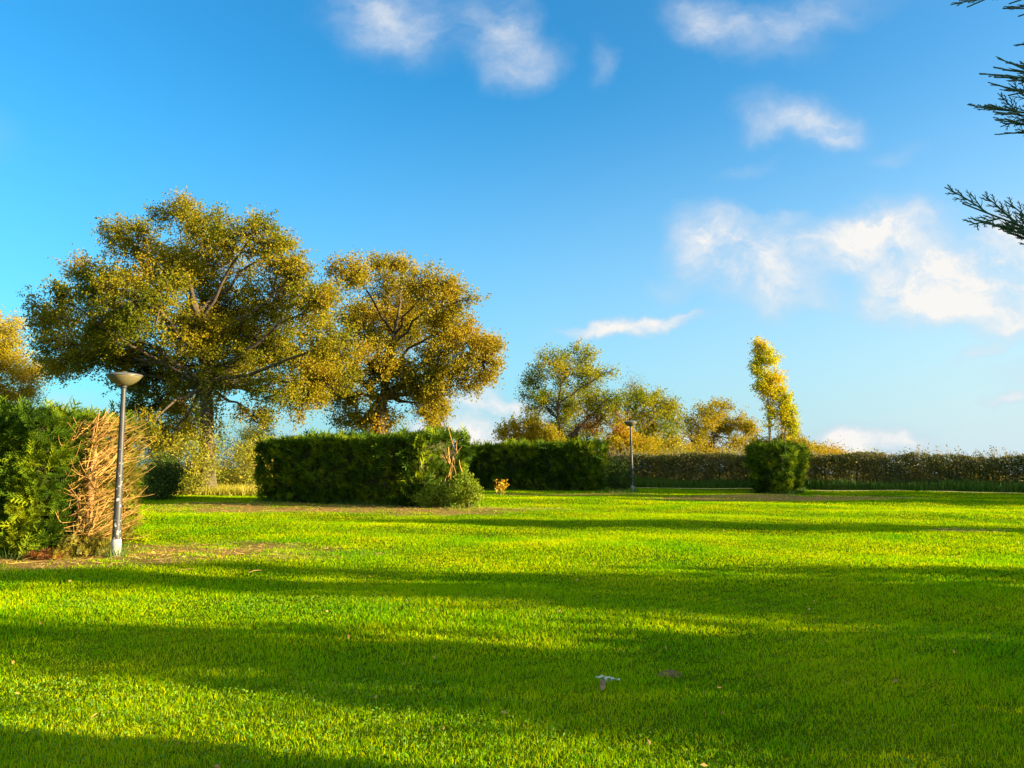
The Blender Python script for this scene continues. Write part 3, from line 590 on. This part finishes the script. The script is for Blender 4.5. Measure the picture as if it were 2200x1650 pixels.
# ---------------------------------------------------------------- field hedge
def field_hedge():
    rng = np.random.default_rng(60); A = np.array([-3.0, 41.2]); B = np.array([34.0, 28.7]); d = B-A; Ln = np.linalg.norm(d); d = d/Ln; nr = np.array([d[1], -d[0]])
    root = empty('field_hedge', (15, 35, 0), 'long thin brown hawthorn hedge running along the far right side of the lawn', 'hedge')
    st = Tubes(); tw = Tubes(); C = []
    nst = int(Ln/.42)
    for k in range(nst):
        t = (k+rng.uniform(-.3, .3))/nst*Ln; p = A + d*t + nr*rng.normal()*.12; b = np.array([p[0], p[1], 0.]); tp = b + np.array([rng.normal()*.2, rng.normal()*.12, rng.uniform(1.2, 1.6)])
        r0 = rng.uniform(.02, .05); st.add(qcurve(b, tp, rng.normal(size=3)*.08, 5), np.linspace(r0, r0*.4, 5), 5)
        for j in range(9):
            s = b + (tp-b)*rng.uniform(.15, .95); e = s + np.array([rng.normal()*.35, rng.normal()*.25, rng.uniform(.05, .5)]); tw.add(qcurve(s, e, rng.normal(size=3)*.05, 3), [.010, .007, .004], 3)
    for k in range(7000):
        t = rng.uniform(0, Ln); p = A + d*t + nr*rng.normal()*.22; z = rng.uniform(.3, 1.5); s = np.array([p[0], p[1], z]); up = z > 1.1
        hx = .5+.5*math.sin(t*.9)+.4*math.sin(t*2.3)
        e = s + np.array([rng.normal()*.14, rng.normal()*.12, rng.uniform(.1, .34+.30*max(hx, 0)) if up else rng.normal()*.2]); tw.add([s, (s+e)/2+rng.normal(size=3)*.02, e], [.006, .005, .003], 3)
        if up and rng.uniform() < .6: C.append(s+(e-s)*rng.uniform(.3, 1, (5, 1))+rng.normal(size=(5, 3))*.04)
    m = 230000; t = rng.uniform(0, Ln, m); w = rng.normal(size=m)*.30; z = 1.60*rng.beta(1.6, 1.05, m)*(1+.10*vnoise(np.stack([t*.9, 0*t, 0*t], 1), 1.6, 66)+.05*vnoise(np.stack([t, 0*t, 0*t], 1), 7, 67))
    P = np.stack([A[0]+d[0]*t+nr[0]*w, A[1]+d[1]*t+nr[1]*w, z], 1)
    nzv = vnoise(P, 2.0, 61) + .7*vnoise(P, 5.5, 62); low = np.clip((.95-z)/.95, 0, 1)
    k = nzv + rng.normal(size=m)*.25 > -.62 + .80*low; P = P[k]
    P = np.concatenate([P]+C)
    V, Fq = leaves(P, .070, rng, .7)
    st.build('stems', MT['bark'], root); tw.build('twigs', MT['greybark'], root); npmesh('foliage', V, [Fq], MT['haw'], root)
field_hedge()
# rough grass verge at the foot of the field hedge + pale strip with a sunlit tone put into its colour
def strip_pts(n, w0, w1, rng):
    A = np.array([-3.0, 41.2]); B = np.array([36.0, 28.0]); d = B-A; Ln = np.linalg.norm(d); d = d/Ln; nr = np.array([d[1], -d[0]])
    t = rng.uniform(0, Ln, n); w = rng.uniform(w0, w1, n); return np.stack([A[0]+d[0]*t+nr[0]*w, A[1]+d[1]*t+nr[1]*w, 0*t], 1), d, nr
rg = np.random.default_rng(63); P, d_, nr_ = strip_pts(60000, -.5, 1.25, rg); n = len(P)
h = rg.uniform(.18, .55, n)*(1+.4*vnoise(P, 2, 64)); a = rg.uniform(0, 6.283, n); sw = np.stack([np.cos(a), np.sin(a), 0*a], 1)*.022; tl = P + np.stack([rg.normal(size=n)*.08, rg.normal(size=n)*.08, h], 1)
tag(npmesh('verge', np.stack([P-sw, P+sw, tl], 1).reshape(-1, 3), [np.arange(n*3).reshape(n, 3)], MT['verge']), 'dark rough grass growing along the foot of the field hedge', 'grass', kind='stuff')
A = np.array([-3.0, 41.2]); B = np.array([36.0, 28.0]); m = 60; t = np.linspace(0, 1, m)[:, None]; c = A+(B-A)*t
rg = np.random.default_rng(65); w0 = 1.80 + rg.normal(size=(m, 1))*.06; w1 = 1.93 + rg.normal(size=(m, 1))*.07
i0 = c+nr_*w0; i1 = c+nr_*w1; V = np.concatenate([np.c_[i0, terr(i0[:, 0], i0[:, 1])+.05], np.c_[i1, terr(i1[:, 0], i1[:, 1])+.045]]); q = np.arange(m-1)
tag(npmesh('lit_strip', V, [np.stack([q, q+m, q+m+1, q+1], 1)], solid_mat('sunlit_strip_tone', [(.30,.30,.06),(.55,.50,.20)], 30)), 'thin pale strip edging the lawn, sunlit tone in its colour', kind='structure')

# ---------------------------------------------------------------- bushes
def bush(name, label, c, r, mat, size, nl, seed, stems=14, cat='bush', group=None, stemmat=None, aspect=.5, clump=.12, erect=None):
    rng = np.random.default_rng(seed); c = np.array(c, float); r = np.array(r, float)
    root = empty(name, (c[0], c[1], 0), label, cat, group); tb = Tubes()
    for k in range(stems):
        e = c + rand_unit(1, rng)[0]*r*.85; e[2] = max(e[2], .15); tb.add(qcurve(np.array([c[0]+rng.normal()*r[0]*.15, c[1]+rng.normal()*r[1]*.15, 0]), e, rng.normal(size=3)*.06, 5), np.linspace(.018, .005, 5), 5)
    tb.build('stems', stemmat or MT['bark'], root)
    nc = max(6, nl//14); u = rand_unit(nc, rng); cc = c + u*r*(rng.uniform(.25, 1, (nc, 1))**.45)*(1+.38*vnoise(u*2, 2, seed))[:, None]
    P = np.repeat(cc, 14, 0); P = P + rng.normal(size=P.shape)*clump; P = P[P[:, 2] > .02]
    V, Fq = leaves(P, size, rng, aspect, erect); npmesh('leaves', V, [Fq], mat, root); return root
c = at(1005, 1045, 23.3); bush('laurel_bush', 'glossy light green laurel bush at the right end of the middle hedge', (c[0]-.08, 23.4, .50), (.50, .5, .52), MT['laurel'], .105, 3800, 71, aspect=.38, clump=.07, erect=(.7, np.array([.3, -.1, .6])))
c = at(925, 1060, 23.0); bush('laurel_bush', 'darker low laurel bush in front of the middle hedge', (c[0], 23.7, .33), (.6, .3, .36), MT['laurel'], .10, 2600, 72, aspect=.38, clump=.08)
c = at(1330, 1030, 32.5); bush('dark_bush', 'loose dark green bush beside the far lamp post', (c[0], 32.9, .62), (.55, .5, .72), MT['bush'], .10, 3400, 73)
c = at(325, 1030, 27); bush('dark_bush', 'dark shaded bush just right of the near cut hedge', (c[0]-.1, 28.2, .7), (.62, .7, .85), MT['bush'], .10, 5200, 74)
for i, (px, py, Y, rx, rz, mt, lb) in enumerate([
    (390, 1030, 30.4, 1.25, 1.25, 'bramble', 'yellow green bramble thicket left of the tallest oak trunk'),
    (515, 1035, 33.0, 1.5, 1.15, 'bramble', 'golden bramble thicket right of the tallest oak trunk'),
    (365, 975, 33.5, 1.4, 2.1, 'oak', 'olive thicket hanging low left of the tallest oak trunk'),
    (560, 1035, 34.5, 1.1, 1.3, 'drygrass', 'pale dry thicket touching the left end of the middle hedge'),
    (520, 985, 46.0, 2.2, 1.9, 'bush', 'grey green shrub behind the golden brambles'),
    (290, 970, 50.0, 2.0, 2.2, 'haw', 'brownish shrub showing past the near cut hedge')]):
    c = at(px, py, Y); bush('bramble_thicket' if mt in ('bramble', 'drygrass', 'oak') else 'shrub', lb, (c[0], Y, max(rz*.8, .3)), (rx, .8, rz), MT[mt], .10, 5600, 80+i, clump=.16)
for i, (px, Y, rx, zt, mt) in enumerate([(1390,43,1.5,2.3,'gold'),(1455,43.5,1.4,2.0,'drygrass'),(1530,43,1.6,2.0,'gold'),(1600,42,1.4,1.8,'drygrass'),(1770,41,1.6,2.0,'gold'),(1850,40,1.3,1.5,'drygrass'),(1930,39,1.4,1.2,'haw'),(2010,38.5,1.4,1.3,'gold'),(2100,37.5,1.0,1.0,'drygrass')]):
    c = at(px, 1000, Y); nm = ['golden scrub bush behind the field hedge, first', 'pale dry scrub bush behind the field hedge, second', 'golden scrub bush behind the field hedge, third', 'pale scrub bush left of the block shaped hedge', 'golden scrub bush right of the block shaped hedge', 'pale low scrub bush behind the field hedge, sixth', 'brown low scrub bush behind the field hedge, seventh', 'golden low scrub bush behind the field hedge, eighth', 'pale scrub bush nearest the right picture edge'][i]
    bush('scrub_bush', nm + (' from the far lamp post' if 'first' in nm or 'second' in nm or 'third' in nm else ' from the left' if nm[-2:] == 'th' else ''), (c[0], Y, zt*.45), (rx, .9, zt*.58), MT[mt], .11, 4200, 120+i, clump=.2, group='scrub bushes behind the field hedge')
# dry tall grass below the oak
rg = np.random.default_rng(90); n = 14000; x = rg.uniform(-15.5, -8.3, n); y = 30.3 + rg.uniform(-.2, 2.6, n)+.12*(x+12); P = np.stack([x, y, 0*x], 1); k = rg.uniform(size=n) < .6+.5*vnoise(P, 1.4, 91); P = P[k]; n = len(P)
h = rg.uniform(.15, .45, n); a = rg.uniform(0, 6.283, n); sw = np.stack([np.cos(a), np.sin(a), 0*a], 1)*.014; tl = P + np.stack([rg.normal(size=n)*.12, rg.normal(size=n)*.12, h], 1)
tag(npmesh('tall_grass', np.stack([P-sw, P+sw, tl], 1).reshape(-1, 3), [np.arange(n*3).reshape(n, 3)], MT['drygrass']), 'tall dry yellow grass around the tallest oak trunk', 'grass', kind='stuff')
# unmown tufts at the feet of hedges, lamp and bushes
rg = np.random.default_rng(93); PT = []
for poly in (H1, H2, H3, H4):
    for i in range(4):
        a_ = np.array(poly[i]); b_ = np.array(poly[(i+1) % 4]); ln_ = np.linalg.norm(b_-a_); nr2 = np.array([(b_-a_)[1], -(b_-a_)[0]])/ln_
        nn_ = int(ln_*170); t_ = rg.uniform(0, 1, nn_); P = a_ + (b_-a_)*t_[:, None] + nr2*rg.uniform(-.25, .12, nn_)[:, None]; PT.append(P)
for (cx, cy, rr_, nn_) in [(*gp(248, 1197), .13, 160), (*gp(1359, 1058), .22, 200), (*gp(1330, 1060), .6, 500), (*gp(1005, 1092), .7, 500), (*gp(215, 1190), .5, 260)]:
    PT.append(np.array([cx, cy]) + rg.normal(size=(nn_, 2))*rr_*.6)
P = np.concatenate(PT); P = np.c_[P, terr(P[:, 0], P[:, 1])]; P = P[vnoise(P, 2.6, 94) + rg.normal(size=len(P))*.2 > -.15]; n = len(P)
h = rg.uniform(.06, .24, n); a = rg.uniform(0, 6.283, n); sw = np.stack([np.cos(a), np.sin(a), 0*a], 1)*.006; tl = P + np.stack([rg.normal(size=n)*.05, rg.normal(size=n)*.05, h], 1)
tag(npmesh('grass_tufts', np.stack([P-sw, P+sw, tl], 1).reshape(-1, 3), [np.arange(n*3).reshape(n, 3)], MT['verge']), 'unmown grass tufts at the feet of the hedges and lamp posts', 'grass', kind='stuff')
# young tree with yellow leaves
c = gp(1075, 1064); rt = empty('sapling', (c[0], c[1], 0), 'tiny sapling with bright yellow leaves in front of the far dark hedge', 'sapling'); tb = Tubes(); rg = np.random.default_rng(95)
for (dx, hh_) in ((-.14, .55), (0, .30), (.12, .38), (.05, .5)): tb.add([(c[0]+dx, c[1], 0), (c[0]+dx*1.1, c[1], hh_*.6), (c[0]+dx*1.2, c[1], hh_)], [.013, .010, .007], 5)
tb.build('stems', MT['cutwood'], rt); P = np.array([c[0]+.05, c[1], .36]) + rg.normal(size=(150, 3))*[.11, .08, .10]; P = np.concatenate([P, np.array([c[0]-.17, c[1], .58])+rg.normal(size=(9, 3))*.03]); V, Fq = leaves(P, .10, rg, .8); npmesh('leaves', V, [Fq], MT['sapling'], rt)

# ---------------------------------------------------------------- lamps
def lamp(px, py, label, lean):
    c = gp(px, py); root = empty('street_lamp', (c[0], c[1], 0), label, 'lamp post', 'lamp posts on the lawn'); C3 = (c[0], c[1], 0)
    lathe('pole', [(.066, .0), (.066, .30), (.064, .5), (.048, 1.8), (.036, 2.74), (.036, 2.76), (.050, 2.765), (.052, 2.80), (.0, 2.80)], MT['pole'], root, C3, 24, lean)
    lathe('sleeve', [(.0, -.05), (.078, -.05), (.078, .27), (.074, .285), (.0665, .29)], MT['sleeve'], root, C3, 24, lean)
    lathe('lamp_shade', [(.045, 2.79), (.085, 2.797), (.145, 2.826), (.21, 2.873), (.258, 2.93), (.272, 2.955), (.266, 2.958), (.25, 2.94), (.12, 2.84), (.02, 2.80)], MT['bowl'], root, C3, 40, lean)
    lathe('lamp_cap', [(.279, 2.950), (.284, 2.962), (.278, 2.975), (.20, 2.998), (.10, 3.012), (.045, 3.018), (.04, 3.030), (.0, 3.034)], MT['cap'], root, C3, 40, lean)
    return root
lamp(248, 1197, 'near tall grey lamp post with wide bowl head, before the cut hedge end', (.004, 0))
lamp(1359, 1058, 'far small lamp post with a pale bowl head, beside the loose dark bush', (-.016, 0))

# ---------------------------------------------------------------- small things on the lawn
c = gp(1296, 1490); rt = empty('wilted_leaf', (c[0], c[1], 0), 'crumpled pale leaf like scrap lying on the near grass', 'litter')
def sheet(name, P0, P1, w, curl, mat, seed, m=9, k=7):
    r = np.random.default_rng(seed); P0 = np.array(P0); P1 = np.array(P1); d = P1-P0; s = np.cross(d, [0, 0, 1.]); s = s/np.linalg.norm(s); up = np.cross(s, d); up = up/np.linalg.norm(up); V = []
    for i in range(m):
        t = i/(m-1); ww_ = 1.5*w*(math.sin(math.pi*(.12+.82*t))**.7)
        for j in range(k):
            q = (j/(k-1)-.5)*2; V.append(P0 + d*t + s*ww_*math.sin(q*curl)/max(curl, .1) + up*(ww_*(1-math.cos(q*curl))/max(curl, .1) + r.normal()*.003 + .012*math.sin(t*6+seed)))
    F_ = [(i*k+j, i*k+j+1, (i+1)*k+j+1, (i+1)*k+j) for i in range(m-1) for j in range(k-1)]
    o = npmesh(name, np.array(V), [np.array(F_)], mat, rt, smooth=True); md = o.modifiers.new('thickness', 'SOLIDIFY'); md.thickness = .0012; return o
X, Yy = c
sheet('stalk_end', (X-.012, Yy-.02, .03), (X+.012, Yy+.035, .085), .020, 1.6, MT['brown'], 3)
sheet('leaf_lobe', (X-.045, Yy+.03, .115), (X+.02, Yy+.03, .08), .016, .9, MT['paper'], 4)
sheet('leaf_lobe', (X+.005, Yy+.02, .06), (X+.055, Yy+.04, .108), .024, 1.0, MT['paper'], 5)
sheet('leaf_lobe', (X+.045, Yy+.03, .07), (X+.125, Yy+.05, .095), .014, .8, MT['paper'], 6)
def clod(px, py, r, label, seed, mat='soil'):
    c = gp(px, py); rg = np.random.default_rng(seed); K = 22; V = [(c[0], c[1], r*.30)]; F_ = []
    for ring, (rr, zz) in enumerate([(.35, .27), (.7, .16), (1, .01)]):
        for a in range(K): t = a*6.283/K; q = r*rr*(1+rg.normal()*.12); V.append((c[0]+q*math.cos(t)*1.25, c[1]+q*math.sin(t), r*zz+rg.normal()*.006+.012*(ring < 2)))
    for a in range(K): F_.append((0, 1+a, 1+(a+1) % K))
    Q_ = [(1+g*K+a, 1+(g+1)*K+a, 1+(g+1)*K+(a+1) % K, 1+g*K+(a+1) % K) for g in range(2) for a in range(K)]
    o = npmesh('soil_clod', np.array(V), [np.array(F_), np.array(Q_)], MT[mat], smooth=False); tag(o, label, 'soil')
clod(1440, 1451, .075, 'small brown clod of bare soil beside the crumpled pale scrap', 1)
rg = np.random.default_rng(97)
for (px, py, ln_, ang, lb) in [(395, 1230, .26, .12, 'pale stick lying on the grass in front of the near lamp post'), (190, 1206, .40, -.02, 'pale bent stick at the foot of the cut hedge end'), (548, 1235, .16, .5, 'short pale stick farther right on the lit grass'), (60, 1214, .5, .2, 'long stick on the clippings near the left edge')]:
    c = gp(px, py); tb = Tubes(); d = np.array([math.cos(ang), math.sin(ang)*1.5, 0])*ln_/2; P0 = np.array([c[0], c[1], .035]); tb.add(qcurve(P0-d, P0+d+[0, 0, .02], rg.normal(size=3)*.03, 6), [.005, .006, .006, .006, .005, .003], 6)
    tag(tb.build('stick', MT['straw']), lb, 'stick', 'cut sticks lying on the grass')
c = gp(92, 1202); P = np.array([c[0], c[1]-.1, .05]) + rg.normal(size=(300, 3))*[.15, .05, .02]; P = P[:110]; P[:, 2] = np.abs(P[:, 2]); V, Fq = place(TF, P, np.array([1, .1, .30])+rand_unit(110, rg)*.35, .15, rg)
tag(npmesh('dead_sprig', V, [Fq], MT['rust']), 'rust brown dead cypress sprig lying below the near hedge', 'sprig')

# ---------------------------------------------------------------- conifer whose tips hang in at the upper right
def conifer():
    rng = np.random.default_rng(100); base = np.array([3.5, 2.25, 0.])
    root = empty('conifer_tree', tuple(base), 'dark conifer at the upper right edge with only its feathery branch tips showing', 'conifer tree')
    tb = Tubes(); tb.add([base, base+[.02, 0, 3], base+[0, 0, 7.2]], [.16, .11, .02], 10); tb.build('trunk', MT['bark'], root)
    br = Tubes(); V = []; Fq = []; nv = 0
    def shoot(p, d, ln_, lvl, r):
        """recursive flat feathery spray"""
        d = unit(d); m = 6; q = qcurve(p, p+d*ln_, rng.normal(size=3)*ln_*.04+np.array([0, 0, .03*ln_]), m); br_list.append((q, np.linspace(r, r*.55, m), 4 if lvl else 5))
        if lvl >= 3: return
        plane = pl_n; side = unit(np.cross(plane, d)); k = (9, 7, 4)[lvl]
        for i in range(k):
            t = (.12+.80*i/k); j = t*(m-1); a = int(j); s0 = q[a]*(1-(j-a))+q[min(a+1, m-1)]*(j-a)
            sg = 1 if i % 2 else -1; dd = d*.80 + side*sg*rng.uniform(.42, .7) + rng.normal(size=3)*.06
            shoot(s0, dd, ln_*rng.uniform(.30, .48)*(1.1-.6*t), lvl+1, r*.72)
    br_list = []
    tips = [((2040, 15), (2330, -70), 2.1), ((2150, 35), (2420, -60), 2.2), ((2075, 228), (2380, 262), 2.15), ((2098, 166), (2400, 178), 2.2), ((2120, 194), (2400, 235), 2.3), ((2145, 267), (2420, 300), 2.2), ((2162, 292), (2450, 250), 2.1), ((2188, 98), (2420, 40), 2.2),
            ((2030, 437), (2370, 560), 2.15), ((2066, 473), (2350, 560), 2.2), ((2160, 500), (2420, 570), 2.15), ((2157, 524), (2420, 560), 2.25), ((2180, 440), (2450, 560), 2.1), ((2130, 8), (2400, -90), 2.15), ((2110, -30), (2400, -90), 2.2), ((2128, 205), (2400, 150), 2.05), ((2140, 150), (2400, 210), 2.1), ((2095, 240), (2400, 330), 2.3), ((2150, 180), (2420, 110), 2.2), ((2120, 480), (2400, 620), 2.25)]
    for (a, b, Y) in tips:
        a = (a[0]+38, a[1]); b = (b[0]+38, b[1])
        p1 = at(*a, Y); p0 = at(*b, Y+.05); pl_n = unit(np.array([.1, -.75, .55])+rng.normal(size=3)*.22); shoot(p0, p1-p0, np.linalg.norm(p1-p0), 0, .0038)
        tr_ = np.array([3.5, 2.25, p0[2]-.35]); br_list.append((qcurve(tr_, p0, np.array([0, 0, -.1]), 6), np.linspace(.02, .005, 6), 5))
    # the rest of the crown, out of view
    shoots = list(br_list)
    for (q, r, k) in shoots: br.add(q, r, k)
    br.build('branches', MT['needle'], root)
    n = 15000; z = rng.uniform(.5, 7, n); R = 1.05*(1-(z/7.4)**1.4)+.1; a = rng.uniform(0, 6.283, n); rr = R*rng.uniform(.3, 1, n)**.6
    P = base + np.stack([rr*np.cos(a), rr*np.sin(a), z], 1); X = np.stack([np.cos(a), np.sin(a), .2+0*a], 1)+rand_unit(n, rng)*.5
    d = P[:, 0]/np.maximum(P[:, 1], .05); k = (P[:, 1] < .3) | (d > .80); P = P[k]; X = X[k]
    V, F_ = place(TF, P, X, .24, rng); npmesh('crown', V, [F_], MT['needle'], root)
conifer()

# ---------------------------------------------------------------- trees out of frame on the right: they throw the long shadows over the lawn
sb, cb_ = math.sin(SUN_AZ), math.cos(SUN_AZ)
def qpos(X, q): return (X, (q - X*sb)/cb_)
def shade_tree(X, q, rq, z0, z1, nl, seed, label, trunk=.12, rx=None):
    x, y = qpos(X, q); h = z1-z0; bl = []
    rng = np.random.default_rng(seed)
    for k in range(7):
        z = z0 + h*(.12+.76*k/6); r = rq*(.95 if k < 4 else .95-.2*(k-3)); bl.append(((x+rng.normal()*.25*rq, y+rng.normal()*.16*rq, z), ((rx or r)*.8, r*.8, h*.17)))
    tree('roadside_tree', label, (x, y), bl, MT['green'], MT['bark'], .22, nl, trunk, max(z0*.9, .4), seed, subs=9, sigma=.25, cl_leaf=20, group='trees beyond the right picture edge')
shade_tree(34, 33.9, 1.7, .4, 8.6, 9000, 110, 'bushy tree beyond the right edge, farthest of the row')
shade_tree(34, 31.0, 1.9, .4, 8.2, 9000, 111, 'bushy tree beyond the right edge, second farthest of the row')
shade_tree(33, 28.8, 1.3, .3, 6.0, 7000, 112, 'bushy tree beyond the right edge, third farthest of the row')
shade_tree(25, 18.4, 1.3, 1.0, 5.7, 6500, 113, 'small round tree beyond the right edge')
shade_tree(20, 11.7, .75, .3, 3.6, 2000, 114, 'low bushy tree beyond the right edge')
shade_tree(20, 10.3, 1.0, .3, 5.1, 3000, 118, 'medium bushy tree beyond the right edge')
shade_tree(20, 9.1, .55, .3, 7.2, 3600, 115, 'tall narrow tree beyond the right edge')
shade_tree(16, 7.4, .75, .3, 3.2, 2400, 119, 'squat bush beyond the right edge')
shade_tree(16, 6.25, .62, .3, 7.0, 4200, 116, 'tall narrow tree beyond the right edge, second nearest')
shade_tree(15, 5.2, .5, .2, 3.4, 1800, 117, 'shrubby tree beyond the right edge, nearest of the row')
shade_tree(20, 8.15, .5, .3, 3.4, 1300, 120, 'round low bush beyond the right edge')
shade_tree(16, 4.3, .75, .2, 3.0, 1500, 121, 'broad low bush beyond the right edge')
